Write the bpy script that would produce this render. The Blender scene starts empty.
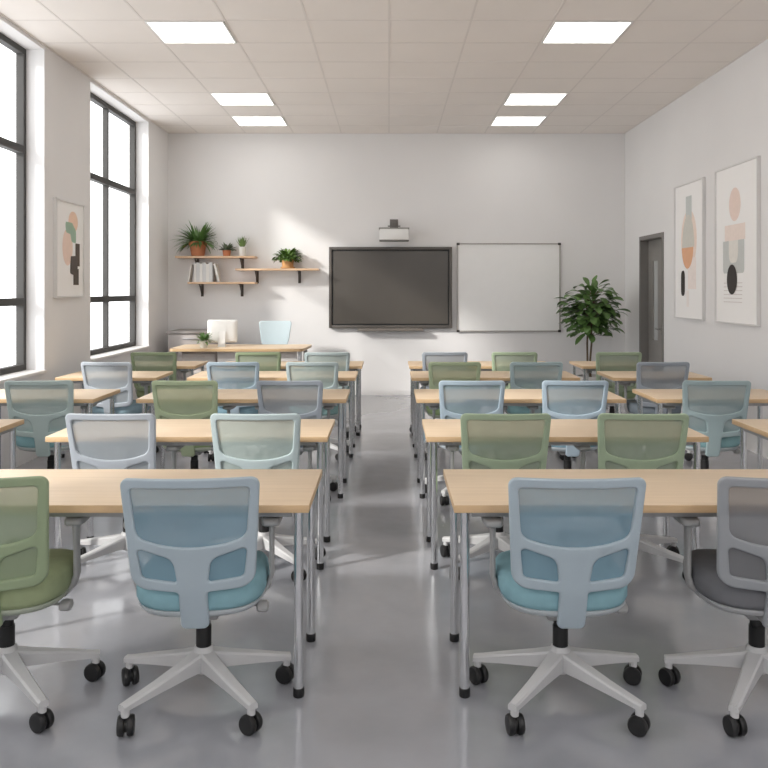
import bpy, bmesh, math, random
from mathutils import Vector, Matrix
random.seed(7)
S = bpy.context.scene
C = S.collection
PI = math.pi

# ------------------------------------------------------------------ materials
def lin(c):
    return tuple(((v / 255) / 12.92 if v / 255 <= .04045 else ((v / 255 + .055) / 1.055) ** 2.4) for v in c) + (1,)

_m = {}
def new_mat(name):
    m = bpy.data.materials.new(name)
    m.use_nodes = True
    nt = m.node_tree
    return m, nt, nt.nodes['Principled BSDF']

def mat(name, rgb, rough=.5, metal=0, var=.06, scale=8, bump=0, bscale=200, spec=.5):
    """plain surface with a faint procedural mottling (and optional fine bump)"""
    if name in _m: return _m[name]
    m, nt, b = new_mat(name)
    c = lin(rgb)
    tc = nt.nodes.new('ShaderNodeTexCoord')
    n = nt.nodes.new('ShaderNodeTexNoise'); n.inputs['Scale'].default_value = scale; n.inputs['Detail'].default_value = 4
    nt.links.new(tc.outputs['Object'], n.inputs['Vector'])
    r = nt.nodes.new('ShaderNodeValToRGB')
    r.color_ramp.elements[0].position = .3; r.color_ramp.elements[1].position = .7
    r.color_ramp.elements[0].color = tuple(x * (1 - var) for x in c[:3]) + (1,)
    r.color_ramp.elements[1].color = tuple(min(1, x * (1 + var)) for x in c[:3]) + (1,)
    nt.links.new(n.outputs['Fac'], r.inputs['Fac'])
    nt.links.new(r.outputs['Color'], b.inputs['Base Color'])
    b.inputs['Roughness'].default_value = rough
    b.inputs['Metallic'].default_value = metal
    b.inputs['Specular IOR Level'].default_value = spec
    if bump:
        n2 = nt.nodes.new('ShaderNodeTexNoise'); n2.inputs['Scale'].default_value = bscale; n2.inputs['Detail'].default_value = 3
        nt.links.new(tc.outputs['Object'], n2.inputs['Vector'])
        bp = nt.nodes.new('ShaderNodeBump'); bp.inputs['Strength'].default_value = bump; bp.inputs['Distance'].default_value = .01
        nt.links.new(n2.outputs['Fac'], bp.inputs['Height'])
        nt.links.new(bp.outputs['Normal'], b.inputs['Normal'])
    _m[name] = m
    return m

def wood(name, rgb, rough=.42, along=0, var=.12):
    if name in _m: return _m[name]
    m, nt, b = new_mat(name)
    c = lin(rgb)
    tc = nt.nodes.new('ShaderNodeTexCoord')
    mp = nt.nodes.new('ShaderNodeMapping')
    sc = [26, 26, 26]; sc[along] = 1.4
    mp.inputs['Scale'].default_value = sc
    nt.links.new(tc.outputs['Object'], mp.inputs['Vector'])
    n = nt.nodes.new('ShaderNodeTexNoise'); n.inputs['Scale'].default_value = 1.6; n.inputs['Detail'].default_value = 6; n.inputs['Distortion'].default_value = .4
    nt.links.new(mp.outputs['Vector'], n.inputs['Vector'])
    r = nt.nodes.new('ShaderNodeValToRGB')
    r.color_ramp.elements[0].position = .28; r.color_ramp.elements[1].position = .72
    r.color_ramp.elements[0].color = (c[0] * (1 - var * .8), c[1] * (1 - var), c[2] * (1 - var * 1.3), 1)
    r.color_ramp.elements[1].color = tuple(min(1, x * (1 + var * .6)) for x in c[:3]) + (1,)
    nt.links.new(n.outputs['Fac'], r.inputs['Fac'])
    nt.links.new(r.outputs['Color'], b.inputs['Base Color'])
    b.inputs['Roughness'].default_value = rough
    _m[name] = m
    return m

def mesh_fabric(name, rgb, see=.3):
    """knitted see-through chair mesh"""
    if name in _m: return _m[name]
    m, nt, b = new_mat(name)
    c = lin(rgb)
    tc = nt.nodes.new('ShaderNodeTexCoord')
    n = nt.nodes.new('ShaderNodeTexNoise'); n.inputs['Scale'].default_value = 9
    nt.links.new(tc.outputs['Object'], n.inputs['Vector'])
    r = nt.nodes.new('ShaderNodeValToRGB')
    r.color_ramp.elements[0].color = tuple(x * .95 for x in c[:3]) + (1,)
    r.color_ramp.elements[1].color = tuple(x * 1.05 for x in c[:3]) + (1,)
    nt.links.new(n.outputs['Fac'], r.inputs['Fac'])
    nt.links.new(r.outputs['Color'], b.inputs['Base Color'])
    b.inputs['Roughness'].default_value = .85
    b.inputs['Specular IOR Level'].default_value = .2
    t = nt.nodes.new('ShaderNodeBsdfTransparent')
    mx = nt.nodes.new('ShaderNodeMixShader'); mx.inputs[0].default_value = see
    nt.links.new(b.outputs[0], mx.inputs[1]); nt.links.new(t.outputs[0], mx.inputs[2])
    nt.links.new(mx.outputs[0], nt.nodes['Material Output'].inputs['Surface'])
    _m[name] = m
    return m

def glass_mat(name, tint=(1, 1, 1), refl=.08):
    if name in _m: return _m[name]
    m = bpy.data.materials.new(name); m.use_nodes = True
    nt = m.node_tree; nt.nodes.clear()
    o = nt.nodes.new('ShaderNodeOutputMaterial')
    t = nt.nodes.new('ShaderNodeBsdfTransparent'); t.inputs[0].default_value = tuple(tint) + (1,)
    g = nt.nodes.new('ShaderNodeBsdfGlossy'); g.inputs['Roughness'].default_value = .03
    mx = nt.nodes.new('ShaderNodeMixShader'); mx.inputs[0].default_value = refl
    nt.links.new(t.outputs[0], mx.inputs[1]); nt.links.new(g.outputs[0], mx.inputs[2])
    nt.links.new(mx.outputs[0], o.inputs['Surface'])
    _m[name] = m
    return m

def emit(name, rgb, strength):
    if name in _m: return _m[name]
    m, nt, b = new_mat(name)
    b.inputs['Base Color'].default_value = lin(rgb)
    b.inputs['Emission Color'].default_value = lin(rgb)
    b.inputs['Emission Strength'].default_value = strength
    _m[name] = m
    return m

def concrete():
    m, nt, b = new_mat('polished_concrete')
    tc = nt.nodes.new('ShaderNodeTexCoord')
    n1 = nt.nodes.new('ShaderNodeTexNoise'); n1.inputs['Scale'].default_value = .8; n1.inputs['Detail'].default_value = 5; n1.inputs['Roughness'].default_value = .5; n1.inputs['Distortion'].default_value = .2
    n2 = nt.nodes.new('ShaderNodeTexNoise'); n2.inputs['Scale'].default_value = 7; n2.inputs['Detail'].default_value = 6
    for n in (n1, n2): nt.links.new(tc.outputs['Object'], n.inputs['Vector'])
    r = nt.nodes.new('ShaderNodeValToRGB')
    r.color_ramp.elements[0].position = .32; r.color_ramp.elements[1].position = .68
    r.color_ramp.elements[0].color = lin(FLOOR_A); r.color_ramp.elements[1].color = lin(FLOOR_B)
    nt.links.new(n1.outputs['Fac'], r.inputs['Fac'])
    mx = nt.nodes.new('ShaderNodeMixRGB'); mx.blend_type = 'OVERLAY'; mx.inputs[0].default_value = .08
    nt.links.new(r.outputs['Color'], mx.inputs[1]); nt.links.new(n2.outputs['Fac'], mx.inputs[2])
    nt.links.new(mx.outputs[0], b.inputs['Base Color'])
    mr = nt.nodes.new('ShaderNodeMapRange')
    mr.inputs['To Min'].default_value = .10; mr.inputs['To Max'].default_value = .22
    nt.links.new(n1.outputs['Fac'], mr.inputs['Value'])
    nt.links.new(mr.outputs[0], b.inputs['Roughness'])
    bp = nt.nodes.new('ShaderNodeBump'); bp.inputs['Strength'].default_value = .05; bp.inputs['Distance'].default_value = .02
    nt.links.new(n2.outputs['Fac'], bp.inputs['Height'])
    nt.links.new(bp.outputs['Normal'], b.inputs['Normal'])
    b.inputs['Specular IOR Level'].default_value = .75
    b.inputs['Coat Weight'].default_value = .35; b.inputs['Coat Roughness'].default_value = .2
    return m
FLOOR_A, FLOOR_B = (144, 146, 152), (168, 169, 175)

WALL = mat('wall_paint', (235, 234, 234), .85, var=.012, scale=1.5, bump=.03, bscale=120, spec=.2)
CEIL = mat('ceiling_tile', (242, 236, 231), .9, var=.02, scale=1.2, bump=.08, bscale=300, spec=.1)
GRID = mat('ceiling_tee_bar', (230, 224, 219), .9, var=.01)
SILL = mat('sill_paint', (240, 238, 236), .5, var=.01)
STEEL = mat('window_steel', (76, 75, 74), .6, var=.04, spec=.25)
OAK = wood('light_oak', (226, 203, 174), var=.07)
OAK_EDGE = wood('oak_edge', (212, 180, 140), var=.08)
CHROME = mat('brushed_steel_tube', (226, 227, 229), .2, 1.0, var=.02)
RAIL = mat('grey_steel_rail', (168, 168, 170), .45, .6, var=.02)
BLACK = mat('black_plastic', (26, 26, 27), .5, var=.06)
SOFTBLACK = mat('dark_bezel', (58, 55, 52), .45, var=.03)
BASEGREY = mat('pale_grey_nylon', (196, 196, 197), .45, var=.02)
ARMGREY = mat('grey_nylon', (168, 168, 168), .55, var=.02)
WHITE = mat('white_plastic', (238, 238, 236), .4, var=.01)
TERRA = mat('terracotta', (190, 122, 86), .8, var=.1, scale=14)
CERAMIC = mat('white_ceramic', (226, 224, 218), .5, var=.03)
TANPOT = mat('tan_clay', (200, 150, 98), .7, var=.1, scale=14)
SOIL = mat('soil', (60, 45, 34), .95, var=.25, scale=60)
BRACKET = mat('dark_bronze_steel', (72, 62, 56), .5, var=.05)
SHELFWOOD = wood('shelf_oak', (222, 190, 158))
PAPER = mat('paper', (236, 234, 228), .8, var=.015)

# ------------------------------------------------------------------ geometry
class MB:
    def __init__(s): s.bm = bmesh.new(); s.mi = 0
    def _new(s, verts, faces):
        vs = [s.bm.verts.new(v) for v in verts]
        out = []
        for f in faces:
            try:
                fc = s.bm.faces.new([vs[i] for i in f]); fc.material_index = s.mi; out.append(fc)
            except ValueError: pass
        return vs, out
    def box(s, x0, x1, y0, y1, z0, z1, bevel=0, seg=2, M=None):
        v = [(x0, y0, z0), (x1, y0, z0), (x1, y1, z0), (x0, y1, z0), (x0, y0, z1), (x1, y0, z1), (x1, y1, z1), (x0, y1, z1)]
        if M: v = [M @ Vector(p) for p in v]
        vs, fs = s._new(v, [(0, 3, 2, 1), (4, 5, 6, 7), (0, 1, 5, 4), (1, 2, 6, 5), (2, 3, 7, 6), (3, 0, 4, 7)])
        if bevel:
            es = list({e for f in fs for e in f.edges})
            bmesh.ops.bevel(s.bm, geom=es, offset=bevel, segments=seg, affect='EDGES', profile=.5)
        return s
    def rings(s, rings, cap=True, closed=True):
        """skin a list of rings of points"""
        vr = [[s.bm.verts.new(p) for p in r] for r in rings]
        n = len(vr[0])
        for a, b in zip(vr, vr[1:]):
            for i in range(n if closed else n - 1):
                j = (i + 1) % n
                f = s.bm.faces.new((a[i], a[j], b[j], b[i])); f.material_index = s.mi
        if cap and closed:
            f = s.bm.faces.new(list(reversed(vr[0]))); f.material_index = s.mi
            f = s.bm.faces.new(vr[-1]); f.material_index = s.mi
        return s
    def tube(s, pts, r, seg=12, cap=True):
        """round tube through points; r one number or one per point"""
        P = [Vector(p) for p in pts]
        R = r if isinstance(r, (list, tuple)) else [r] * len(P)
        rings = []; prev = None
        for i, p in enumerate(P):
            if i == 0: t = P[1] - P[0]
            elif i == len(P) - 1: t = P[-1] - P[-2]
            else: t = (P[i + 1] - P[i]).normalized() + (P[i] - P[i - 1]).normalized()
            t.normalize()
            if prev is None:
                a = Vector((1, 0, 0)) if abs(t.x) < .9 else Vector((0, 1, 0))
                u = t.cross(a).normalized()
            else:
                u = (prev - t * prev.dot(t)).normalized()
            prev = u
            w = t.cross(u)
            rings.append([p + (u * math.cos(2 * PI * k / seg) + w * math.sin(2 * PI * k / seg)) * R[i] for k in range(seg)])
        return s.rings(rings, cap)
    def lathe(s, prof, c=(0, 0, 0), seg=24):
        c = Vector(c)
        return s.rings([[c + Vector((r * math.cos(2 * PI * k / seg), r * math.sin(2 * PI * k / seg), z)) for k in range(seg)] for r, z in prof])
    def poly(s, pts):
        f = s.bm.faces.new([s.bm.verts.new(p) for p in pts]); f.material_index = s.mi
        return s
    def leaf(s, base, d, L, W, droop=.4, side=None, n=5, fold=.25, shape=1.0):
        """one leaf blade: curved strip with a centre fold"""
        p = Vector(base); d = Vector(d).normalized()
        up = Vector((0, 0, 1))
        sd = d.cross(up)
        if sd.length < .05: sd = Vector((1, 0, 0))
        sd.normalize()
        if side is not None: sd = (sd + Vector(side)).normalized()
        rows = []
        for i in range(n + 1):
            t = i / n
            w = W * (math.sin(PI * min(1, (t ** shape) * .94 + .06)) ** .8) * .5
            if i == n: w = W * .03
            nn = sd.cross(d).normalized()
            rows.append((p - sd * w + nn * w * fold, p.copy(), p + sd * w + nn * w * fold))
            d = (d + Vector((0, 0, -droop / n))).normalized()
            p = p + d * (L / n)
        vr = [[s.bm.verts.new(q) for q in r] for r in rows]
        for a, b in zip(vr, vr[1:]):
            for k in (0, 1):
                f = s.bm.faces.new((a[k], a[k + 1], b[k + 1], b[k])); f.material_index = s.mi
        return s
    def build(s, name, m, parent=None, loc=(0, 0, 0), rot=(0, 0, 0), smooth=35):
        bmesh.ops.recalc_face_normals(s.bm, faces=s.bm.faces)
        me = bpy.data.meshes.new(name)
        s.bm.to_mesh(me); s.bm.free()
        return link_mesh(name, me, m, parent, loc, rot, smooth)

def link_mesh(name, me, m, parent=None, loc=(0, 0, 0), rot=(0, 0, 0), smooth=35):
    for q in (m if isinstance(m, (list, tuple)) else [m]): me.materials.append(q)
    if smooth:
        for p in me.polygons: p.use_smooth = True
        me.set_sharp_from_angle(angle=math.radians(smooth))
    o = bpy.data.objects.new(name, me); C.objects.link(o)
    o.parent = parent; o.location = loc; o.rotation_euler = rot
    return o

def tag(o, label=None, cat=None, group=None, kind=None):
    if label: o['label'] = label
    if cat: o['category'] = cat
    if group: o['group'] = group
    if kind: o['kind'] = kind
    return o

def thing(name, label, cat, loc=(0, 0, 0), rz=0, group=None, kind=None):
    o = bpy.data.objects.new(name, None); C.objects.link(o)
    o.location = loc; o.rotation_euler = (0, 0, rz); o.empty_display_size = .1
    return tag(o, label, cat, group, kind)

KIDS = {}
def kids(o):
    return [c for c in bpy.data.objects if c.parent == o]
def copy_tree(o, parent=None):
    c = o.copy(); C.objects.link(c); c.parent = parent
    for ch in kids(o): copy_tree(ch, c)
    return c
def walk(o):
    yield o
    for ch in kids(o): yield from walk(ch)

def rounded(pts, seg=6):
    """polygon (x, y, radius) -> rounded list of 2-D points"""
    out = []
    n = len(pts)
    for i, (x, y, r) in enumerate(pts):
        p = Vector((x, y)); a = Vector(pts[i - 1][:2]) - p; b = Vector(pts[(i + 1) % n][:2]) - p
        if r <= 0: out.append((x, y)); continue
        la, lb = a.length, b.length; a.normalize(); b.normalize()
        ang = a.angle(b)
        t = min(r / math.tan(ang / 2), la * .48, lb * .48)
        rr = t * math.tan(ang / 2)
        c = p + (a + b).normalized() * (rr / math.sin(ang / 2))
        s0 = p + a * t - c; s1 = p + b * t - c
        a0 = math.atan2(s0.y, s0.x); a1 = math.atan2(s1.y, s1.x)
        da = (a1 - a0 + PI) % (2 * PI) - PI
        for k in range(seg + 1):
            q = a0 + da * k / seg
            out.append((c.x + rr * math.cos(q), c.y + rr * math.sin(q)))
    return out

def curve_plate(loops, half, bevel):
    """flat plate with holes from closed loops -> mesh in the XY plane (thickness along Z)"""
    cu = bpy.data.curves.new('plate', 'CURVE'); cu.dimensions = '2D'; cu.fill_mode = 'BOTH'
    cu.extrude = half - bevel; cu.bevel_depth = bevel; cu.bevel_resolution = 2; cu.offset = -bevel
    for lp in loops:
        sp = cu.splines.new('POLY'); sp.points.add(len(lp) - 1)
        for q, (x, y) in zip(sp.points, lp): q.co = (x, y, 0, 1)
        sp.use_cyclic_u = True
    ob = bpy.data.objects.new('plate', cu); C.objects.link(ob)
    dg = bpy.context.evaluated_depsgraph_get()
    me = bpy.data.meshes.new_from_object(ob.evaluated_get(dg))
    bpy.data.objects.remove(ob); bpy.data.curves.remove(cu)
    me.materials.clear()
    return me

# ------------------------------------------------------------------ the setting
XL, XR, YB, YF, H = -3.24, 3.46, 11.73, -2.6, 3.84
def struct(o): return tag(o, kind='structure')

b = MB(); b.box(XL - .6, XR + .6, YF - .3, YB + .3, -.12, 0)
struct(b.build('floor', concrete(), smooth=0))
b = MB(); b.box(XL - .3, XR + .3, YF - .3, YB + .3, H, H + .12)
struct(b.build('ceiling', CEIL, smooth=0))
b = MB(); b.box(XL - .3, XR + .3, YB, YB + .2, 0, H)
struct(b.build('wall_back', WALL, smooth=0))
b = MB(); b.box(XL - .3, XR + .3, YF - .2, YF, 0, H)
struct(b.build('wall_front', WALL, smooth=0))

# T-bar grid of the suspended ceiling
b = MB()
PX, PY, Y0 = .70, .622, 6.82
for k in range(-5, 6):
    x = k * PX
    if XL < x < XR: b.box(x - .009, x + .009, YF, YB, H - .0025, H + .01)
k = -16
while Y0 + k * PY < YB:
    y = Y0 + k * PY
    if y > YF: b.box(XL, XR, y - .009, y + .009, H - .002, H + .01)
    k += 1
b.box(XL, XL + .02, YF, YB, H - .006, H + .01); b.box(XR - .02, XR, YF, YB, H - .006, H + .01); b.box(XL, XR, YB - .02, YB, H - .006, H + .01)
struct(b.build('trim_1', GRID, smooth=0))

# left wall with three tall window openings; last listed is unseen, added for light
WZ0, WZ1 = .79, 3.80
WINS = [(5.30, 7.52), (8.68, 10.78), (2.0, 4.15)]
TH = .30
b = MB()
edges = sorted(WINS)
ys = [YF] + [v for w in edges for v in w] + [YB]
for i in range(0, len(ys), 2): b.box(XL - TH, XL, ys[i], ys[i + 1], 0, H)
for y0, y1 in edges:
    b.box(XL - TH, XL, y0, y1, 0, WZ0 - .03); b.box(XL - TH, XL, y0, y1, WZ1, H)
struct(b.build('wall_left', WALL, smooth=0))
GLASS = glass_mat('window_glass', (1, 1, 1), .05)
for i, (y0, y1) in enumerate(WINS):
    w = thing('window_%d' % (i + 1), None, None, (XL - .20, (y0 + y1) / 2, WZ0), kind='structure')
    hw = (y1 - y0) / 2; hh = WZ1 - WZ0; f = .055
    m = MB()
    m.box(-.04, .03, -hw, -hw + f, 0, hh); m.box(-.04, .03, hw - f, hw, 0, hh)
    m.box(-.04, .03, -hw + f, hw - f, 0, f); m.box(-.04, .03, -hw + f, hw - f, hh - f, hh)
    m.box(-.035, .025, -.022, .022, f, hh - f)
    for z in (1.43, 2.85): m.box(-.04, .035, -hw + f, hw - f, z - WZ0 - .035, z - WZ0 + .035)
    m.build('window_frame', STEEL, w, smooth=0)
    m = MB(); m.box(-.008, -.002, -hw + .03, hw - .03, .03, hh - .03)
    m.build('window_glass', GLASS, w, smooth=0)
    m = MB(); m.box(-.09, .225, -hw, hw, -.03, 0, .004)
    m.build('window_sill', SILL, w)

# right wall with door recess
DY0, DY1, DZ = 10.07, 11.03, 2.27
b = MB(); b.box(XR, XR + .2, YF, DY0, 0, H); b.box(XR, XR + .2, DY1, YB, 0, H); b.box(XR, XR + .2, DY0, DY1, DZ, H)
struct(b.build('wall_right', WALL, smooth=0))
DG = mat('grey_door_paint', (142, 139, 135), .5, var=.03)
DGF = mat('grey_door_frame', (126, 123, 120), .5, var=.03)
d = thing('door_1', None, None, (XR, (DY0 + DY1) / 2, 0), kind='structure')
hw = (DY1 - DY0) / 2
m = MB()
m.box(-.012, .19, -hw, -hw + .05, 0, DZ); m.box(-.012, .19, hw - .05, hw, 0, DZ); m.box(-.012, .19, -hw + .05, hw - .05, DZ - .055, DZ)
m.build('door_frame', DGF, d, smooth=0)
m = MB()
px0, px1, pz0, pz1 = .05, .25, .87, 1.93
X0, X1 = .10, .145
m.box(X0, X1, -hw + .052, px0, .01, DZ - .058); m.box(X0, X1, px1, hw - .052, .01, DZ - .058)
m.box(X0, X1, px0, px1, .01, pz0); m.box(X0, X1, px0, px1, pz1, DZ - .058)
leaf = m.build('door_leaf', DG, d, smooth=0)
m = MB(); m.box(.118, .126, px0, px1, pz0, pz1)
m.build('vision_pane', mat('pale_door_glass', (196, 198, 198), .12, var=.02), leaf, smooth=0)
m = MB(); m.tube([(X0, -.14, 1.03), (X0 - .05, -.14, 1.03), (X0 - .055, -.02, 1.03)], .011); m.box(X0 - .008, X0, -.165, -.115, .95, 1.1, .003)
m.build('door_handle', CHROME, leaf)

# ------------------------------------------------------------------ ceiling light panels
DIFF = emit('light_diffuser', (255, 252, 247), 3.9)
PANELS = [(0, 'nearest'), (4, 'middle'), (6, 'farthest')]
for sx, side in ((-1, 'left'), (1, 'right')):
    for k, which in PANELS:
        cx, cy = sx * 1.5 * PX * 1.6667 if False else sx * 2.5 * PX, Y0 + (k + .5) * PY
        t = thing('ceiling_light', '%s square recessed ceiling light panel on the %s side of the room' % (which, side), 'ceiling light', (cx, cy, H), 0, 'recessed ceiling light panels')
        hx, hy = PX / 2 - .012, PY / 2 - .012
        m = MB(); f = .016
        m.box(-hx, hx, -hy, -hy + f, -.012, 0); m.box(-hx, hx, hy - f, hy, -.012, 0)
        m.box(-hx, -hx + f, -hy + f, hy - f, -.012, 0); m.box(hx - f, hx, -hy + f, hy - f, -.012, 0)
        m.build('frame', WHITE, t, smooth=0)
        m = MB(); m.box(-hx + f, hx - f, -hy + f, hy - f, -.008, -.001)
        m.build('diffuser', DIFF, t, smooth=0)

# ------------------------------------------------------------------ student desks
def make_desk(L, name_mat=OAK):
    D = .60
    t = thing('student_desk', None, None)
    m = MB(); m.box(-L / 2, L / 2, 0, D, .71, .74, .003)
    for f in m.bm.faces:
        f.material_index = 0 if abs(f.normal.z) > .5 else 1
    m.bm.normal_update()
    for f in m.bm.faces: f.material_index = 0 if f.normal.z > .5 else 1
    m.build('tabletop', [OAK, OAK_EDGE], t)
    m = MB()
    for y in (.06, D - .06): m.box(-L / 2 + .07, L / 2 - .07, y - .012, y + .012, .683, .7095)
    for x in (-L / 2 + .045, L / 2 - .045): m.box(x - .012, x + .012, .07, D - .07, .683, .7095)
    m.build('under_frame', RAIL, t, smooth=0)
    for x in (-L / 2 + .045, L / 2 - .045):
        for y in (.06, D - .06):
            m = MB(); m.tube([(x, y, .03), (x, y, .7095)], .0185, 20); m.box(x - .035, x + .035, y - .035, y + .035, .704, .7098)
            lg = m.build('leg', CHROME, t)
            m = MB(); m.lathe([(.0195, 0), (.021, .004), (.021, .03), (.0195, .034)], (x, y, 0), 20)
            m.build('foot', BLACK, lg)
    return t

FRONT = [2.975, 4.36, 5.865, 7.30, 8.41]
LEFT_END = [-.298, -.335, -.315, -.306, -.285]      # aisle ends of the left bank
RIGHT_END = [.242, .205, .202, .207, .214]
WING_L = [None, -2.26, -2.17, -2.13, -2.04]
WING_R = [None, 2.125, 1.965, 2.05, 2.03]
LEN_L = [None, .95, 1.0, .92, .80]
LEN_R = [None, 1.02, 1.05, .90, .76]
ROWNAME = ['nearest', 'second', 'third', 'fourth', 'farthest']
dL = make_desk(1.54)
def put_desk(src, x, y, label, group):
    o = src if not src.get('label') else copy_tree(src)
    o.location = (x, y, 0)
    tag(o, label, 'desk', group)
def ordn(r): return {0: 'nearest', 1: 'second', 2: 'third', 3: 'fourth', 4: 'last'}[r]
for r in range(5):
    put_desk(dL, LEFT_END[r] - .77, FRONT[r], 'long oak-topped desk on steel legs, %s row, left of the centre aisle' % ordn(r), 'two-seat desks along the aisle')
    put_desk(dL, RIGHT_END[r] + .77, FRONT[r], 'long oak-topped desk on steel legs, %s row, right of the centre aisle' % ordn(r), 'two-seat desks along the aisle')
for r in range(1, 5):
    put_desk(make_desk(LEN_L[r]), WING_L[r] - LEN_L[r] / 2, FRONT[r], 'short oak-topped desk beside the window wall, in the %s row' % ordn(r), 'short desks along the side walls')
    put_desk(make_desk(LEN_R[r]), WING_R[r] + LEN_R[r] / 2, FRONT[r], 'short oak-topped desk beside the right wall, in the %s row' % ordn(r), 'short desks along the side walls')

# ------------------------------------------------------------------ office chairs
def yb(x, z):
    y = -.215 - .095 * max(0, z - .45) / .45 if z > .45 else -.215 + (.45 - z) * .35
    return y + .55 * x * x

def superell(cx, cy, a, b_, z, n=3.2, seg=40, dz=None):
    out = []
    for k in range(seg):
        t = 2 * PI * k / seg
        c, s_ = math.cos(t), math.sin(t)
        x = cx + a * math.copysign(abs(c) ** (2 / n), c); y = cy + b_ * math.copysign(abs(s_) ** (2 / n), s_)
        out.append(Vector((x, y, z + (dz(x, y) if dz else 0))))
    return out

def backrest_mesh():
    outer = rounded([(-.240, .893, .03), (.240, .893, .03), (.216, .487, .065), (.05, .474, .012), (.050, .326, .022), (-.050, .326, .022), (-.05, .474, .012), (-.216, .487, .065)], 7)
    up = rounded([(-.204, .860, .014), (.204, .860, .014), (.190, .692, .05)], 6)
    up = rounded([(-.206, .858, .014), (.206, .858, .014), (.190, .676, .045)] + [(x, .642 + .9 * x * x, 0) for x in (.12, .09, .06, .03, 0, -.03, -.06, -.09, -.12)] + [(-.190, .676, .045)], 6)
    lo = [(-.192, .639, .014), (-.066, .598, .045), (-.054, .512, .008), (-.178, .526, .022)]
    lo1 = rounded(lo, 6); lo2 = [(-x, z) for x, z in reversed(lo1)]
    me = curve_plate([outer, up, lo1, lo2], .0115, .007)
    bm = bmesh.new(); bm.from_mesh(me)
    for k in range(-5, 6):
        bmesh.ops.bisect_plane(bm, geom=bm.verts[:] + bm.edges[:] + bm.faces[:], plane_co=(k * .04, 0, 0), plane_no=(1, 0, 0))
    for k in range(14):
        bmesh.ops.bisect_plane(bm, geom=bm.verts[:] + bm.edges[:] + bm.faces[:], plane_co=(0, .36 + k * .04, 0), plane_no=(0, 1, 0))
    for v in bm.verts:
        x, z, d_ = v.co
        v.co = (x, yb(x, z) - d_, z)
    bmesh.ops.remove_doubles(bm, verts=bm.verts, dist=1e-5)
    bmesh.ops.recalc_face_normals(bm, faces=bm.faces)
    bm.to_mesh(me); bm.free()
    return me

def base_parts(t, gas_top=.33):
    """gas lift and four-armed base with castors"""
    m = MB(); m.tube([(0, 0, .10), (0, 0, gas_top)], .025, 20); m.tube([(0, 0, .17), (0, 0, .265)], .029, 20)
    m.build('gas_lift', BLACK, t)
    m = MB()
    m.lathe([(.030, .09), (.046, .10), (.043, .15), (.036, .185), (.031, .19)], seg=24)
    RR_ = (.315, .315, .345, .345)
    ang = [math.radians(q) for q in (16.5, 163.5, 231.5, 308.5)]
    for a, R in zip(ang, RR_):
        ca, sa = math.cos(a), math.sin(a)
        def P(r, w, z): return Vector((r * ca - w * sa, r * sa + w * ca, z))
        rings = []
        for r, hw_, zt, zb in ((.02, .032, .175, .108), (.10, .027, .156, .106), (.22, .022, .133, .099), (R - .015, .019, .116, .092), (R + .019, .017, .111, .088)):
            bv = .007
            rings.append([P(r, -hw_, zb), P(r, hw_, zb), P(r, hw_, zt - bv), P(r, hw_ - bv, zt), P(r, -hw_ + bv, zt), P(r, -hw_, zt - bv)])
        m.rings(rings)
        m.tube([P(R + .003, 0, .066), P(R + .003, 0, .1)], .0145, 14)
    bs = m.build('base', BASEGREY, t)
    for k, a in enumerate(ang):
        R = RR_[k]
        cx, cy = R * math.cos(a), R * math.sin(a)
        q = [1.2, .5, .15, 1.0][k]
        m = MB()
        M = Matrix.Translation((cx, cy, .0)) @ Matrix.Rotation(q, 4, 'Z')
        for s_ in (-1, 1):
            prof = [(.022, .0045), (.032, .006), (.0345, .010), (.0345, .022), (.031, .0275), (.015, .029)]
            m.rings([[M @ Vector((s_ * w, r * math.cos(2 * PI * j / 22), .0345 + r * math.sin(2 * PI * j / 22))) for j in range(22)] for r, w in prof])
        m.tube([M @ Vector((-.01, 0, .0345)), M @ Vector((.01, 0, .0345))], .022, 14)
        m.tube([(cx, cy, .045), (cx, cy, .078)], .0115, 12)
        m.build('caster', BLACK, bs)
    return bs

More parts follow.
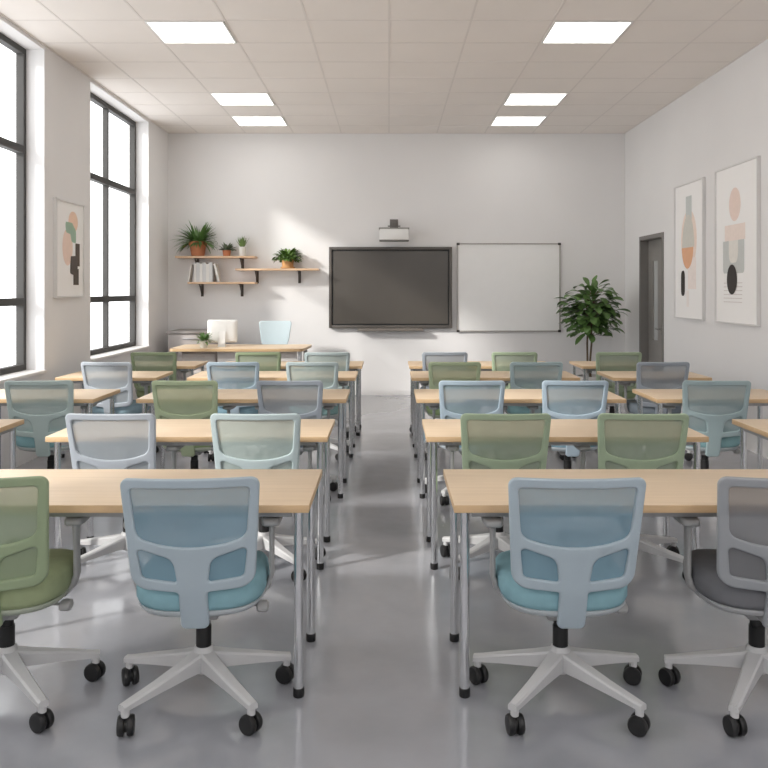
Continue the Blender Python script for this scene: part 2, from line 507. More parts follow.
P_FR, P_MS, P_ST = object(), object(), object()
def make_chair():
    t = thing('office_chair', None, None)
    st = MB()
    dz = lambda x, y: -.9 * max(0, y - .12) ** 2 - .02 * max(0, -y - .1) + .10 * x * x
    L = [(.388, .90), (.396, .965), (.414, .998), (.440, 1.0), (.466, .985), (.481, .94), (.489, .86), (.492, .7), (.492, .4), (.492, .12)]
    st.rings([superell(0, .032, .240 * k, .230 * k, z, dz=dz) for z, k in L])
    seat = st.build('seat', SOFTBLACK, t, smooth=60)
    m = MB()
    m.rings([superell(0, .032, .236 * k, .228 * k, z, dz=dz) for z, k in ((.350, .62), (.356, .78), (.370, .93), (.386, .985), (.394, .985), (.394, .9))])
    tag(m.build('seat_shell', SOFTBLACK, seat, smooth=60), 'pale plastic shell under the cushion')
    bk = link_mesh('backrest', backrest_mesh(), SOFTBLACK, t, smooth=40)
    m = MB()
    rows = []
    for i in range(13):
        z = .497 + (.882 - .497) * i / 12
        hw_ = .203 + (.231 - .203) * i / 12
        if i == 0: hw_ = .17
        rows.append([Vector((hw_ * (2 * j / 14 - 1), yb(hw_ * (2 * j / 14 - 1), z) + .001, z)) for j in range(15)])
    m.rings(rows, closed=False)
    tag(m.build('back_mesh', SOFTBLACK, bk, smooth=80), 'see-through woven mesh panel')
    for s_ in (-1, 1):
        m = MB()
        pts = [(.15, .02, .374), (.21, .02, .376), (.243, .018, .41), (.256, .012, .45), (.258, .0, .56), (.258, -.005, .65)]
        wd = [(.014, .03), (.014, .03), (.012, .030), (.010, .030), (.009, .026), (.011, .03)]
        rings = []
        P = [Vector(p) for p in pts]
        for i, p in enumerate(P):
            tt = (P[min(i + 1, 5)] - P[max(i - 1, 0)]).normalized()
            n_ = Vector((0, 1, 0)).cross(tt).normalized()
            a_, b2 = wd[i]
            ring = []
            for k in range(14):
                g = 2 * PI * k / 14
                q = p + n_ * a_ * math.copysign(abs(math.cos(g)) ** .6, math.cos(g)) + Vector((0, 1, 0)) * b2 * math.copysign(abs(math.sin(g)) ** .6, math.sin(g))
                ring.append(Vector((q.x * s_, q.y, q.z)))
            rings.append(ring)
        m.rings(rings)
        ar = m.build('armrest', ARMGREY, t, smooth=50)
        m = MB()
        m.rings([superell(s_ * .257, .065, .038 * k, .125 * k, z, n=4.5, seg=32) for z, k in ((.648, .85), (.651, .96), (.657, 1.0), (.666, 1.0), (.673, .96), (.676, .88))])
        m.build('arm_pad', ARMGREY, ar, smooth=60)
    m = MB(); m.box(-.07, .07, -.10, .12, .318, .362, .012); m.box(-.042, .042, -.185, -.05, .332, .36, .006)
    me_ = m.build('tilt_mechanism', ARMGREY, t)
    m = MB(); m.tube([(.06, .0, .345), (.205, -.02, .345)], .006, 10)
    m.rings([[Vector((x, -.02 + ry * math.cos(2 * PI * k / 18), .341 + .021 * q * math.sin(2 * PI * k / 18))) for k in range(18)] for x, ry, q in ((.202, .02, .5), (.208, .032, .9), (.23, .034, 1), (.242, .03, .9), (.248, .015, .4))])
    m.build('height_lever', ARMGREY, me_)
    base_parts(t)
    return t

# palettes: frame, mesh, seat
def pal(key, fr, ms, st, see=.2):
    return dict(frame=mat('chair_frame_' + key, fr, .5, var=.015), mesh=mesh_fabric('chair_mesh_' + key, ms, see), seat=mat('chair_seat_' + key, st, .9, var=.04, scale=30, bump=.1, bscale=500, spec=.2), shell=mat('chair_shell_' + key, tuple(int(.5 * v + .5 * 190) for v in fr), .5, var=.015))
PAL = {
    'blue':   pal('blue', (170, 184, 193), (128, 158, 174), (136, 174, 184)),
    'sky':    pal('sky', (167, 184, 197), (144, 163, 174), (134, 166, 182)),
    'silver': pal('silver', (182, 189, 197), (168, 176, 182), (142, 166, 178)),
    'mist':   pal('mist', (176, 190, 192), (164, 178, 174), (138, 170, 170)),
    'aqua':   pal('aqua', (180, 197, 195), (168, 186, 184), (134, 172, 178)),
    'teal':   pal('teal', (166, 185, 188), (154, 173, 176), (132, 168, 173)),
    'slate':  pal('slate', (160, 168, 178), (157, 163, 168), (124, 134, 143)),
    'grey':   pal('grey', (152, 155, 159), (128, 129, 132), (112, 113, 117)),
    'green':  pal('green', (148, 163, 131), (148, 162, 136), (152, 163, 128)),
    'sage':   pal('sage', (165, 182, 154), (154, 168, 146), (152, 171, 134)),
    'lime':   pal('lime', (178, 192, 158), (174, 186, 154), (152, 172, 126)),
}
proto = make_chair()
used = []
def put_chair(x, r, pl, label, rz=0, brz=0, group='office chairs in the desk rows', off=None):
    o = proto if not used else copy_tree(proto)
    used.append(o)
    o.location = (x, FRONT[r] + [.07, .12, .14, .18, .20][r], 0)
    o.rotation_euler = (0, 0, rz)
    tag(o, label, 'chair', group)
    p = PAL[pl]
    for q in walk(o):
        n = q.name.split('.')[0]
        k = {'seat': 'seat', 'seat_shell': 'shell', 'backrest': 'frame', 'back_mesh': 'mesh'}.get(n)
        if k:
            q.material_slots[0].link = 'OBJECT'; q.material_slots[0].material = p[k]
        if n == 'base': q.rotation_euler = (0, 0, brz)

R3 = random.Random(3)
jit = lambda: R3.uniform(-.03, .03)
bj = lambda: R3.uniform(-.22, .22)
put_chair(-1.455, 0, 'green', 'green mesh office chair in the nearest row, cut off by the photo\'s left edge', .10, .0)
put_chair(-.705, 0, 'blue', 'blue-grey mesh office chair with teal seat, nearest row, left of the aisle', .06, -.025)
put_chair(.652, 0, 'blue', 'blue mesh office chair with teal seat, nearest row, right of the aisle')
put_chair(1.40, 0, 'grey', 'dark grey mesh office chair in the nearest row, at the photo\'s right edge', -.06, .1)
put_chair(-1.46, 1, 'silver', 'silver-grey mesh office chair in the second row, left chair of the left aisle desk', jit(), bj())
put_chair(-.70, 1, 'mist', 'pale grey-green mesh office chair in the second row, just left of the aisle', jit(), bj())
put_chair(.612, 1, 'sage', 'green mesh office chair in the second row, just right of the aisle', jit(), bj())
put_chair(1.345, 1, 'sage', 'green mesh office chair in the second row, right chair of the right aisle desk', jit(), bj())
put_chair(-2.535, 2, 'aqua', 'pale aqua mesh office chair beside the near window, third row', .10, bj())
put_chair(-1.46, 2, 'lime', 'light green mesh office chair in the third row, left chair of the left aisle desk', jit(), bj())
put_chair(-.71, 2, 'slate', 'grey-blue mesh office chair in the third row, just left of the aisle', jit(), bj())
put_chair(.595, 2, 'sky', 'sky-blue mesh office chair in the third row, just right of the aisle', jit(), bj())
put_chair(1.34, 2, 'sky', 'sky-blue mesh office chair in the third row, right chair of the right aisle desk', jit(), bj())
put_chair(2.37, 2, 'teal', 'teal-grey mesh office chair beside the right wall, third row', -.08, bj())
put_chair(-2.52, 3, 'silver', 'silver-grey mesh office chair beside the far window, fourth row', -.10, bj())
put_chair(-1.41, 3, 'sky', 'pale blue mesh office chair in the fourth row, left chair of the left aisle desk', jit(), bj())
put_chair(-.685, 3, 'mist', 'pale grey-green mesh office chair in the fourth row, just left of the aisle', jit(), bj())
put_chair(.59, 3, 'lime', 'light green mesh office chair in the fourth row, just right of the aisle', jit(), bj())
put_chair(1.335, 3, 'teal', 'blue-grey mesh office chair in the fourth row, right chair of the right aisle desk', jit(), bj())
put_chair(2.47, 3, 'slate', 'slate-grey mesh office chair beside the right wall, fourth row', jit(), bj())
put_chair(-2.46, 4, 'green', 'dark green mesh office chair below the far window, last row', jit(), bj())
put_chair(-1.37, 4, 'green', 'green mesh office chair in the last row, in front of the teacher\'s desk', jit(), bj())
put_chair(-.65, 4, 'mist', 'pale blue-grey mesh office chair in the last row, just left of the aisle', jit(), bj())
put_chair(.575, 4, 'slate', 'blue-grey mesh office chair in the last row, just right of the aisle', jit(), bj())
put_chair(1.315, 4, 'sage', 'green mesh office chair in the last row, below the whiteboard', jit(), bj())
put_chair(2.40, 4, 'sage', 'green mesh office chair in the last row, in front of the tall potted plant', jit(), bj())

# ------------------------------------------------------------------ teacher's corner
TZ = .80
t = thing('teacher_desk', 'wide oak-topped teacher\'s desk on grey legs below the wall shelves', 'desk', (-1.91, 10.07, 0))
m = MB()
top = rounded([(-.865, 0, .06), (.83, 0, .06), (.865, .83, .06), (-.865, .83, .06)], 6)
m.rings([[Vector((x, y, z)) for x, y in top] for z in (TZ - .035, TZ)])
m.bm.normal_update()
for f in m.bm.faces: f.material_index = 0 if f.normal.z > .5 else 1
m.build('desktop', [OAK, OAK_EDGE], t)
for x in (-.80, .78):
    for y in (.07, .75):
        m = MB(); m.box(x - .025, x + .025, y - .025, y + .025, 0, TZ - .036, .003)
        m.build('leg', RAIL, t)
m = MB(); m.box(-.27, .74, .10, .12, .25, TZ - .036)
m.build('modesty_panel', mat('pale_panel', (214, 210, 208), .6, var=.01), t, smooth=0)
m = MB(); m.box(-.74, -.30, .15, .68, .10, TZ - .04, .004)
pd = m.build('drawer_pedestal', mat('warm_grey_laminate', (176, 166, 162), .6, var=.02), t)
for k in range(3):
    z0 = .13 + k * .205
    m = MB(); m.box(-.725, -.315, .138, .15, z0, z0 + .19, .003); m.box(-.60, -.44, .128, .138, z0 + .14, z0 + .155, .002)
    m.build('drawer', mat('pale_drawer_front', (198, 192, 188), .5, var=.015), pd)

# teacher's chair
t = thing('teacher_chair', 'pale blue high-backed chair behind the teacher\'s desk', 'chair', (-1.60, 11.02, 0), PI)
PB = mat('pale_blue_shell', (192, 209, 216), .7, var=.02)
m = MB()
rows = []
for side in (0, 1):
    pass
def tb(x, z): return -.17 - .10 * (z - .45) / .65 + .5 * x * x
sh = rounded([(-.235, 1.105, .04), (.235, 1.105, .04), (.195, .84, .12), (.11, .56, .05), (-.11, .56, .05), (-.195, .84, .12)], 6)
me = curve_plate([sh], .014, .008)
bm = bmesh.new(); bm.from_mesh(me)
for k in range(-4, 5): bmesh.ops.bisect_plane(bm, geom=bm.verts[:] + bm.edges[:] + bm.faces[:], plane_co=(k * .05, 0, 0), plane_no=(1, 0, 0))
for v in bm.verts:
    x, z, d_ = v.co; v.co = (x, tb(x, z) - d_, z)
bmesh.ops.remove_doubles(bm, verts=bm.verts, dist=1e-5); bmesh.ops.recalc_face_normals(bm, faces=bm.faces)
bm.to_mesh(me); bm.free()
link_mesh('backrest', me, PB, t, smooth=40)
m = MB(); m.rings([superell(0, .03, .235 * k, .22 * k, z) for z, k in ((.40, .8), (.41, .95), (.435, 1), (.46, .98), (.475, .9), (.48, .5), (.48, .1))])
m.build('seat', PB, t, smooth=60)
m = MB(); m.box(-.06, .06, -.1, .1, .345, .40, .008); m.tube([(0, -.08, .37), (0, -.185, .39), (0, -.215, .50), (0, -.225, .68)], .02, 12)
m.build('back_support', BASEGREY, t)
base_parts(t, .35)

# all-in-one computer seen from behind
t = thing('desktop_computer', 'white desktop computer seen from behind on the teacher\'s desk', 'computer', (-2.19, 10.50, TZ), .10)
m = MB()
M = Matrix.Translation((0, .03, .20)) @ Matrix.Rotation(math.radians(-6), 4, 'X')
def RR(w, h, y, z=0): return [M @ Vector((x, y, q)) for x, q in rounded([(-w, -h, .02), (w, -h, .02), (w, h, .02), (-w, h, .02)], 4)]
m.rings([RR(.13, .10, -.035), RR(.17, .135, -.028), RR(.193, .148, -.008), RR(.195, .15, .008), RR(.195, .15, .014)])
sc = m.build('display', WHITE, t)
m = MB(); m.rings([[M @ Vector((x, .0145 + dy, q)) for x, q in ((-.18, -.12), (.18, -.12), (.18, .135), (-.18, .135))] for dy in (0, .002)])
m.build('screen', BLACK, sc, smooth=0)
m = MB(); m.box(-.05, .05, -.085, .07, 0, .006, .002)
m.rings([[Vector((x, y, z)) for x, y in ((-.045, yy - .005), (.045, yy - .005), (.045, yy + .005), (-.045, yy + .005))] for z, yy in ((.004, -.075), (.06, -.062), (.13, -.03), (.2, -.008))])
m.build('stand', WHITE, t)

GREEN = mat('leaf_green', (92, 126, 68), .5, var=.22, scale=14)
DARKGREEN = mat('leaf_dark_green', (94, 126, 70), .38, var=.28, scale=10)
SAGEG = mat('leaf_grey_green', (92, 104, 82), .55, var=.2, scale=30)
ALOE = mat('aloe_green', (112, 138, 78), .5, var=.15, scale=30)
BARK = mat('bark', (104, 88, 70), .85, var=.15, scale=40)

def pot_lathe(m, r0, r1, h, lip=0, wall=.012):
    prof = [(r0 * .9, 0), (r0, .004)]
    if lip:
        prof += [(r1 * .96, h - lip), (r1 * 1.06, h - lip + .003), (r1 * 1.08, h)]
        rt = r1 * 1.08
    else:
        prof += [(r1, h)]; rt = r1
    prof += [(rt - wall, h), (rt - wall * 1.2, h * .82), (.002, h * .82)]
    m.lathe(prof, seg=32)
def disc(m, r, z): m.lathe([(r, z), (r * .6, z + .006), (.002, z + .008)], seg=24)

# small plant on the desk
t = thing('desk_plant', 'small bushy plant in a white pot on the teacher\'s desk', 'plant', (-2.385, 10.30, TZ))
m = MB(); pot_lathe(m, .045, .058, .09); m.build('pot', CERAMIC, t)
m = MB(); disc(m, .046, .074); m.build('soil', SOIL, t)
m = MB(); rr = random.Random(5)
for i in range(46):
    a = rr.uniform(0, 2 * PI); e = rr.uniform(.2, 1.3)
    m.leaf((.02 * math.cos(a), .02 * math.sin(a), .075), (math.cos(a) * math.cos(e), math.sin(a) * math.cos(e), math.sin(e)), rr.uniform(.09, .17), .034, rr.uniform(.3, 1.2))
for a in (PI * .97, PI * 1.05, .05):
    m.leaf((0, 0, .08), (math.cos(a), math.sin(a) * .3, .6), .19, .02, 1.0)
m.build('foliage', GREEN, t)

# grey cabinet in the corner
t = thing('drawer_cabinet', 'low grey drawer cabinet in the back left corner behind the teacher\'s desk', 'cabinet', (-2.72, 11.36, 0))
CG = mat('cabinet_grey', (170, 164, 162), .6, var=.02)
m = MB(); m.box(-.33, .33, -.33, .33, 0, .93, .004); m.build('carcass', CG, t)
m = MB(); m.box(-.345, .345, -.35, .34, .938, .972, .006); m.build('top_panel', mat('cabinet_top', (150, 145, 143), .5, var=.02), t)
for k in range(3):
    z0 = .04 + k * .295
    m = MB(); m.box(-.32, .32, -.345, -.331, z0, z0 + .285, .003); dr = m.build('drawer', CG, t)
    m = MB(); m.box(-.12, .12, -.358, -.345, z0 + .23, z0 + .245, .003); m.build('handle', RAIL, dr)

# ------------------------------------------------------------------ wall shelves
def shelf(x0, x1, z, bx, label):
    t = thing('wall_shelf', label, 'shelf', ((x0 + x1) / 2, YB, z), 0, 'oak wall shelves on dark brackets')
    hw_ = (x1 - x0) / 2
    m = MB(); m.box(-hw_, hw_, -.24, -.001, -.0285, 0, .003); m.build('board', SHELFWOOD, t)
    for x in bx:
        x -= (x0 + x1) / 2
        m = MB()
        m.box(x - .02, x + .02, -.008, -.001, -.21, -.029, .001)
        m.box(x - .02, x + .02, -.20, -.008, -.036, -.029, .001)
        m.rings([[Vector((x + s_, y, z_)) for y, z_ in ((-.195, -.036), (-.15, -.036), (-.008, -.155), (-.008, -.205))] for s_ in (-.006, .006)])
        m.build('bracket', BRACKET, t, smooth=0)
SC = .0144
def wx(px): return (px - 391) * SC
def wz(py): return 1.54 - (py - 290) * SC
Z_TOP, Z_LOW, Z_RT = wz(256), wz(282), wz(268.5)
shelf(wx(177.5), wx(257), Z_TOP, (wx(196.5), wx(242)), 'upper left oak wall shelf carrying three potted plants')
shelf(wx(190), wx(257.5), Z_LOW, (wx(201), wx(241.5)), 'lower left oak wall shelf carrying a row of white books')
shelf(wx(237.5), wx(320.5), Z_RT, (wx(257), wx(300)), 'right-hand oak wall shelf nearest the dark display screen')
YS = YB - .125

# fern in terracotta
t = thing('potted_fern', 'large arching fern in a terracotta pot on the upper left shelf', 'plant', (wx(198.5), YS, Z_TOP))
m = MB(); pot_lathe(m, .092, .122, .21, .05); m.build('pot', TERRA, t)
m = MB(); disc(m, .10, .17); m.build('soil', SOIL, t)
m = MB(); rr = random.Random(11)
for i in range(150):
    a = 2.39996 * i + rr.uniform(-.3, .3); e = rr.uniform(.15, 1.38)
    L = rr.uniform(.26, .40) * (1.0 if e < .8 else .9)
    if math.sin(a) > 0: L = max(.10, min(L, .13 / (math.sin(a) * math.cos(e) + .01)))
    elif abs(math.cos(a)) < .5: L *= .6
    d = Vector((math.cos(a) * math.cos(e), math.sin(a) * math.cos(e), math.sin(e)))
    m.leaf((.05 * math.cos(a), .045 * math.sin(a), .185), d, L, rr.uniform(.026, .042), rr.uniform(.8, 1.6) if e < .7 else rr.uniform(.4, 1.2), n=7, shape=.7)
for v in m.bm.verts: v.co.y = min(v.co.y, .112); v.co.x = min(v.co.x, .265)
m.build('foliage', GREEN, t)

# small succulent
t = thing('potted_succulent', 'small dark succulent in a little terracotta pot on the upper left shelf', 'plant', (wx(227.5), YS, Z_TOP))
m = MB(); pot_lathe(m, .050, .060, .085); m.build('pot', TERRA, t)
m = MB(); disc(m, .048, .070); m.build('soil', SOIL, t)
m = MB(); rr = random.Random(4)
for i in range(54):
    a = rr.uniform(0, 2 * PI); e = rr.uniform(.15, 1.4)
    m.leaf((.025 * math.cos(a), .025 * math.sin(a), .08), (math.cos(a) * math.cos(e), math.sin(a) * math.cos(e), math.sin(e)), rr.uniform(.08, .14), rr.uniform(.026, .042), rr.uniform(-.3, .8), n=4, fold=.5)
for v in m.bm.verts: v.co.x = max(v.co.x, -.12)
m.build('foliage', SAGEG, t)

# aloe
t = thing('potted_aloe', 'spiky aloe in a white pot at the right of the upper left shelf', 'plant', (wx(243.3), YS, Z_TOP))
m = MB(); pot_lathe(m, .050, .058, .135); m.build('pot', CERAMIC, t)
m = MB(); disc(m, .046, .112); m.build('soil', SOIL, t)
m = MB(); rr = random.Random(9)
for i in range(26):
    a = 2.4 * i; e = 1.5 - .022 * i
    m.leaf((.015 * math.cos(a), .015 * math.sin(a), .115), (math.cos(a) * math.cos(e), math.sin(a) * math.cos(e), math.sin(e)), rr.uniform(.13, .20), .03, -.1, n=4, fold=.6, shape=.45)
m.build('foliage', ALOE, t)

# bushy plant on the right shelf
t = thing('potted_houseplant', 'bushy green plant in a tan pot with saucer on the right-hand shelf', 'plant', (wx(289), YS, Z_RT))
m = MB(); pot_lathe(m, .080, .088, .135); m.build('pot', TANPOT, t)
m = MB(); m.lathe([(.085, 0), (.100, .004), (.104, .024), (.096, .024), (.094, .008), (.002, .006)], seg=32); m.build('saucer', TANPOT, t)
m = MB(); disc(m, .07, .110); m.build('soil', SOIL, t)
m = MB(); rr = random.Random(21)
for i in range(190):
    a = 2.39996 * i + rr.uniform(-.3, .3); e = rr.uniform(.0, 1.35)
    d = Vector((math.cos(a) * math.cos(e), math.sin(a) * math.cos(e), math.sin(e) * .85)).normalized()
    L = rr.uniform(.08, .19)
    if math.sin(a) > 0: L = min(L, .07 / (math.sin(a) * math.cos(e) + .01))
    elif abs(math.cos(a)) < .5: L *= .7
    base = Vector((.04 * math.cos(a), .03 * math.sin(a), .125)) + d * L * .7
    m.tube([(.03 * math.cos(a), .02 * math.sin(a), .12), base], .002, 5)
    m.leaf(base, d + Vector((0, 0, .1)), rr.uniform(.06, .10), rr.uniform(.036, .055), rr.uniform(.5, 1.6), n=4)
for v in m.bm.verts: v.co.y = min(v.co.y, .112)
m.build('foliage', mat('leaf_bright_green', (92, 124, 56), .5, var=.25, scale=16), t)

# books
BK = [mat('white_book_cloth', (226, 224, 220), .7, var=.02), mat('pale_grey_book_cloth', (206, 206, 206), .7, var=.02)]
def book(x, w, h, tilt, label, mi):
    D = .16
    t = thing('book', label, 'book', (x, YB - .15, Z_LOW + .0005), 0, 'white books on the lower left shelf')
    M = Matrix.Rotation(tilt, 4, 'Y')
    if tilt > 0: M = M @ Matrix.Translation((-w / 2, 0, 0))
    elif tilt < 0: M = M @ Matrix.Translation((w / 2, 0, 0))
    c = .003
    m = MB()
    m.box(-w / 2, -w / 2 + c, -D / 2, D / 2, 0, h, M=M); m.box(w / 2 - c, w / 2, -D / 2, D / 2, 0, h, M=M); m.box(-w / 2 + c, w / 2 - c, -D / 2, -D / 2 + c, 0, h, M=M)
    m.build('cover', BK[mi], t, smooth=0)
    m = MB(); m.box(-w / 2 + c, w / 2 - c, -D / 2 + c, D / 2 - .004, .004, h - .004, M=M)
    m.build('pages', PAPER, t, smooth=0)
book(wx(191.3), .022, .255, .15, 'white book leaning at the far left end of the shelf row', 0)
xs = wx(196.3)
names = ['first', 'second', 'third', 'fourth', 'fifth', 'sixth']
for i, (w, h) in enumerate(((.03, .262), (.046, .28), (.04, .262), (.05, .277), (.04, .258), (.05, .28))):
    book(xs + w / 2, w, h, 0, '%s upright white book from the left on the lower shelf' % names[i], i % 2 if i != 0 else 0)
    xs += w + .002
book(xs + .072, .028, .265, -.235, 'white book leaning at the right end of the shelf row', 0)

# ------------------------------------------------------------------ display, projector, whiteboard
BS = 11.68 / 800
def bx(px): return (px - 389) * BS
def bz(py): return 1.54 - (py - 290) * BS
t = thing('mounted_display', 'large dark display screen mounted on the back wall', 'screen', ((bx(329) + bx(452)) / 2, YB, bz(287.5)))
w, h = (bx(452) - bx(329)) / 2, (bz(247) - bz(328)) / 2
m = MB(); f = .04; yd = -.075
m.box(-w, -w + f, yd, -.015, -h, h, .004); m.box(w - f, w, yd, -.015, -h, h, .004)
m.box(-w + f, w - f, yd, -.015, h - f, h, .004); m.box(-w + f, w - f, yd, -.015, -h, -h + f, .004)
m.box(-w + .02, w - .02, -.03, -.012, -h + .02, h - .02)
m.box(-.4, .4, -.014, -.001, -.3, .3)
m.build('bezel', mat('taupe_bezel', (92, 88, 84), .4, var=.03), t)
m = MB(); m.box(-w + f - .004, w - f + .004, yd + .018, yd + .03, -h + f - .004, h - f + .004)
m.build('screen_border', BLACK, t, smooth=0)
m = MB(); m.box(-w + f + .022, w - f - .022, yd + .012, yd + .0185, -h + f + .022, h - f - .022)
m.build('screen', mat('dark_screen_glass', (82, 78, 73), .22, var=.03, scale=1), t, smooth=0)
m = MB(); m.box(-.48, .48, -.13, -.03, -h - .045, -h - .003, .006); m.box(-.06, .06, -.134, -.13, -h - .03, -h - .014)
m.build('pen_tray', mat('taupe_tray', (120, 114, 108), .5, var=.03), t)

t = thing('mounted_projector', 'white short-throw projector on a wall bracket above the display screen', 'projector', (bx(394), YB, bz(235.5)))
m = MB(); m.box(-.205, .205, -.42, -.10, -.085, .075, .012); m.build('body', WHITE, t)
m = MB(); m.box(-.215, .215, -.43, -.09, .076, .088, .003); m.box(-.21, .21, -.425, -.10, -.095, -.086, .002)
m.build('top_plate', mat('projector_grey', (150, 147, 144), .5, var=.02), t)
m = MB(); m.box(-.03, .03, -.30, -.24, .088, .17, .005); m.box(-.025, .025, -.28, -.012, .15, .185, .004); m.box(-.09, .09, -.29, -.25, .112, .126, .003)
m.box(-.06, .06, -.013, -.001, .06, .24, .003)
m.build('bracket', mat('bracket_grey', (112, 108, 105), .5, .3, var=.03), t)

t = thing('whiteboard', 'blank white marker board in a thin metal frame on the back wall', 'whiteboard', ((bx(457) + bx(561)) / 2, YB, bz(287.5)))
w, h = (bx(561) - bx(457)) / 2, (bz(243) - bz(332)) / 2
m = MB(); m.box(-w + .01, w - .01, -.018, -.002, -h + .01, h - .01)
m.build('board', mat('marker_board_white', (243, 243, 242), .35, var=.008), t, smooth=0)
m = MB(); f = .02
m.box(-w, -w + f, -.028, -.001, -h, h); m.box(w - f, w, -.028, -.001, -h, h); m.box(-w + f, w - f, -.028, -.001, h - f, h); m.box(-w + f, w - f, -.028, -.001, -h, -h + f)
m.build('frame', mat('thin_alu_frame', (176, 172, 168), .4, .5, var=.02), t, smooth=0)
for sx in (-1, 1):
    for sz in (-1, 1):
        m = MB(); x0, x1 = sorted((sx * (w - .04), sx * (w + .004))); z0, z1 = sorted((sz * (h - .03), sz * (h + .004)))
        m.box(x0, x1, -.032, -.0285, z0, z1, .001); m.build('corner_cap', SOFTBLACK, t)

# ------------------------------------------------------------------ framed prints
def ell(u, v, a, b_, n=40, a0=0, a1=2 * PI): return [(u + a * math.cos(a0 + (a1 - a0) * k / n), v + b_ * math.sin(a0 + (a1 - a0) * k / n)) for k in range(n + (a1 - a0 < 6))]
def rect(u0, v0, u1, v1): return [(u0, v0), (u1, v0), (u1, v1), (u0, v1)]
def framed(label, loc, rz, w, h, shapes, frame_mat, du=0):
    """local frame: x = left to right as seen, -y = out of the wall, z up; u,v run 0..1 from the top left"""
    t = thing('framed_print', label, 'framed print', loc, rz, 'abstract prints on the side walls')
    f = .016
    m = MB()
    m.box(-w / 2, -w / 2 + f, -.035, -.001, -h / 2, h / 2); m.box(w / 2 - f, w / 2, -.035, -.001, -h / 2, h / 2)
    m.box(-w / 2 + f, w / 2 - f, -.035, -.001, h / 2 - f, h / 2); m.box(-w / 2 + f, w / 2 - f, -.035, -.001, -h / 2, -h / 2 + f)
    m.build('frame', frame_mat, t, smooth=0)
    m = MB(); mats = [mat('print_paper', (250, 249, 248), .8, var=.006)]
    m.box(-w / 2 + f, w / 2 - f, -.02, -.002, -h / 2 + f, h / 2 - f)
    for i, (pts, rgb) in enumerate(shapes):
        pts = [(u + du, v) for u, v in pts]
        q = mat('print_ink_%d_%d_%d' % rgb, rgb, .85, var=.03, scale=20)
        if q not in mats: mats.append(q)
        m.mi = mats.index(q)
        y = -.0205 - .0004 * i
        m.poly([Vector((-w / 2 + u * w, y, h / 2 - v * h)) for u, v in pts])
    m.mi = 0
    me = bpy.data.meshes.new('print'); m.bm.to_mesh(me); m.bm.free()
    return link_mesh('print', me, mats, t, smooth=0)
FRAME_W = mat('pale_silver_frame', (222, 221, 220), .4, 0, var=.01)
PEACH, PINK, TEAL, DARK, ORANGE, GREYB = (240, 208, 186), (242, 218, 204), (164, 190, 170), (96, 88, 84), (226, 158, 108), (186, 190, 186)
framed('small abstract print with peach, green and dark shapes between the windows', (XL, 8.07, 1.95), PI / 2, .71, .97, [
    (ell(.62, .21, .17, .11), (243, 212, 190)),
    (ell(.42, .48, .18, .19), PINK),
    (rounded([(.34, .22, .03), (.58, .22, .1), (.72, .30, .05), (.72, .43, .03), (.56, .42, .05), (.52, .34, .03), (.36, .33, .05)], 5), TEAL),
    (rect(.70, .43, .86, .67), (96, 84, 76)),
    (rounded([(.53, .57, .01), (.78, .56, .01), (.78, .70, .02), (.66, .77, .03), (.50, .75, .03)], 4), DARK),
    (rect(.62, .70, .82, .87), (92, 84, 78)),
], FRAME_W)
BOTTLE = (214, 208, 198)
framed('tall abstract print of a bottle shape above an orange half-round, nearer the door', (XR, 9.18, 1.99), -PI / 2, .88, 1.57, [
    (ell(.47, .42, .27, .22), (245, 228, 216)),
    (rect(.44, .55, .72, .78), (248, 238, 233)),
    (rect(.37, .10, .57, .30), (206, 211, 209)),
    (ell(.45, .475, .21, .24, 30, PI, 2 * PI), (216, 214, 206)),
    (ell(.43, .475, .20, .155, 30, 0, PI), (234, 182, 146)),
    (rounded([(.20, .645, .05), (.34, .64, .05), (.34, .83, .05), (.20, .83, .05)], 5), (58, 54, 52)),
    (rect(.40, .79, .48, .91), (248, 242, 238)),
], FRAME_W, .03)
lines = [(rect(.16, .74 + .024 * k, .60, .744 + .024 * k), (218, 211, 208)) for k in range(6)]
framed('tall abstract print with pink oval and black oval, farther from the door', (XR, 7.93, 1.995), -PI / 2, .98, 1.59, [
    (ell(.42, .25, .135, .105), (240, 220, 210)),
    (rect(.18, .375, .66, .475), (243, 229, 221)),
    (rounded([(.14, .475, .005), (.64, .475, .005), (.64, .68, .03), (.14, .68, .03)], 4), (204, 207, 205)),
    (rounded([(.28, .475, .002), (.50, .475, .002), (.50, .615, .09), (.28, .615, .09)], 6), (234, 231, 225)),
] + lines + [(ell(.36, .72, .12, .095), (64, 60, 58))], FRAME_W, .05)

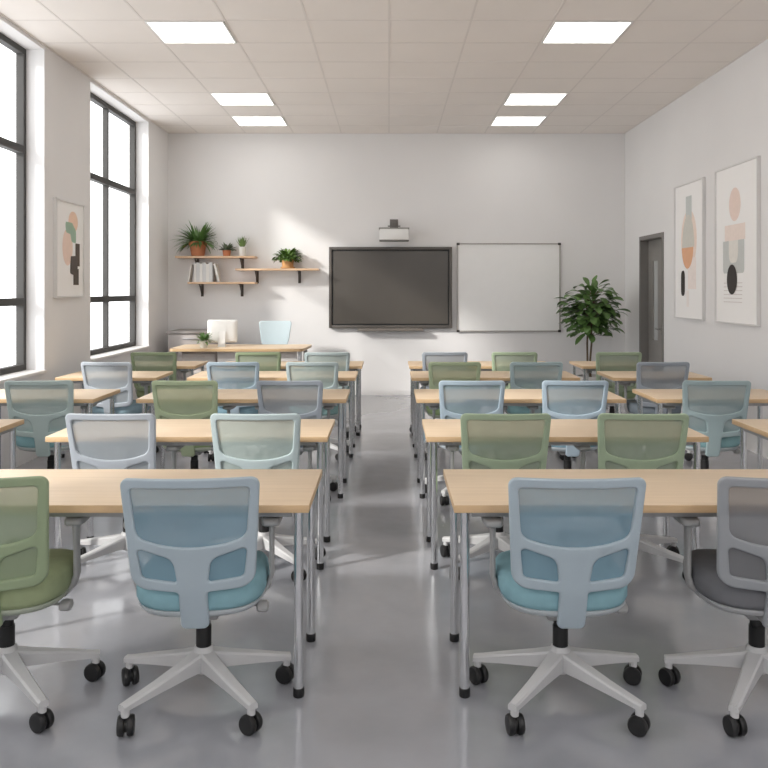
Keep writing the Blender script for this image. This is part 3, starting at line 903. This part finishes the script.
# ------------------------------------------------------------------ tall potted plant
t = thing('potted_tree', 'tall leafy green indoor tree in a pot in the back right corner', 'plant', (2.79, 11.02, 0))
m = MB(); pot_lathe(m, .15, .20, .36, 0, .02); m.build('pot', mat('grey_planter', (176, 174, 172), .6, var=.03), t)
m = MB(); disc(m, .18, .295); m.build('soil', SOIL, t)
m = MB()
m.tube([(-.03, 0, .29), (-.055, 0, .55), (-.06, .0, .80), (-.05, 0, 1.05), (-.07, .02, 1.4)], [.016, .014, .013, .012, .008], 10)
m.tube([(-.01, 0, .29), (-.025, 0, .50), (.0, .0, .80), (.0, .01, 1.1), (.05, 0, 1.5)], [.016, .014, .013, .012, .008], 10)
rr = random.Random(2)
lv = []
N = 300
for i in range(N):
    u = (i + .5) / N
    ph = i * 2.39996 + rr.uniform(-.3, .3)
    zz = 1 - 2 * u
    rad = math.sqrt(max(0, 1 - zz * zz))
    dr = Vector((rad * math.cos(ph), rad * math.sin(ph), zz))
    k = rr.uniform(.30, .90)
    p = Vector((.0, 0, 1.25)) + Vector((dr.x * .41 * k, dr.y * .36 * k, dr.z * .42 * k))
    start = Vector((rr.uniform(-.05, .05), 0, max(.90, min(1.45, p.z - .05))))
    lv.append((p, dr))
    if i % 3 == 0: m.tube([start, (start + p) / 2 + Vector((0, 0, .02)), p], [.005, .004, .003], 5)
m.build('trunk', BARK, t)
m = MB()
for p, dr in lv:
    d = Vector((dr.x, dr.y, dr.z * .12 + .18 + rr.uniform(-.25, .25)))
    m.leaf(p, d, rr.uniform(.14, .21), rr.uniform(.085, .125), rr.uniform(.5, 1.4), side=(rr.uniform(-.25, .25), rr.uniform(-.25, .25), rr.uniform(-.35, .35)), n=6, fold=.18, shape=1.35)
for v in m.bm.verts: v.co.y = min(v.co.y, .66)
m.build('foliage', DARKGREEN, t)

# ------------------------------------------------------------------ light
W = bpy.data.worlds.new('daylight'); S.world = W; W.use_nodes = True
bg = W.node_tree.nodes['Background']
bg.inputs[0].default_value = (.975, .99, 1, 1); bg.inputs[1].default_value = 3.0
def lamp(name, kind, loc, rot, energy, **k):
    l = bpy.data.lights.new(name, kind); l.energy = energy
    for a, v in k.items():
        if a == 'portal': l.cycles.is_portal = v
        else: setattr(l, a, v)
    o = bpy.data.objects.new(name, l); C.objects.link(o); o.location = loc; o.rotation_euler = rot
    return o
for y0, y1 in WINS:
    lamp('window_portal', 'AREA', (XL - .34, (y0 + y1) / 2, (WZ0 + WZ1) / 2), (0, -PI / 2, 0), 1, shape='RECTANGLE', size=WZ1 - WZ0, size_y=y1 - y0, portal=True)
for y, e in ((-1.7, 54), (1.2, 7), (4.1, 7)):  # added fill lights out of view, brightening the chair backs and near desks
    for x in (-1.75, 1.75):
        lamp('fill_lamp', 'AREA', (x, y, H - .02), (0, 0, 0), e, shape='RECTANGLE', size=.66, size_y=.58, color=(1, .995, .985))
sd = Vector((1.70, 1.02, -.98)).normalized()
sun = lamp('sun', 'SUN', (-8, 0, 8), (0, 0, 0), 4.0, angle=math.radians(5), color=(1, .965, .91))
sun.rotation_euler = sd.to_track_quat('-Z', 'Y').to_euler()

# ------------------------------------------------------------------ camera
cam = bpy.data.cameras.new('camera'); co = bpy.data.objects.new('camera', cam); C.objects.link(co)
co.location = (0, 0, 1.54); co.rotation_euler = (PI / 2, 0, 0)
cam.sensor_width = 36; cam.sensor_fit = 'HORIZONTAL'
cam.lens = 800 / 768 * 36
cam.shift_x = -5 / 768; cam.shift_y = -94 / 768
cam.clip_start = .05
S.camera = co
S.view_settings.view_transform = 'Standard'
S.view_settings.look = 'None'
S.view_settings.exposure = 0
S.cycles.use_denoising = True
S.cycles.max_bounces = 10; S.cycles.diffuse_bounces = 6; S.cycles.transparent_max_bounces = 16
S.cycles.sample_clamp_indirect = 6
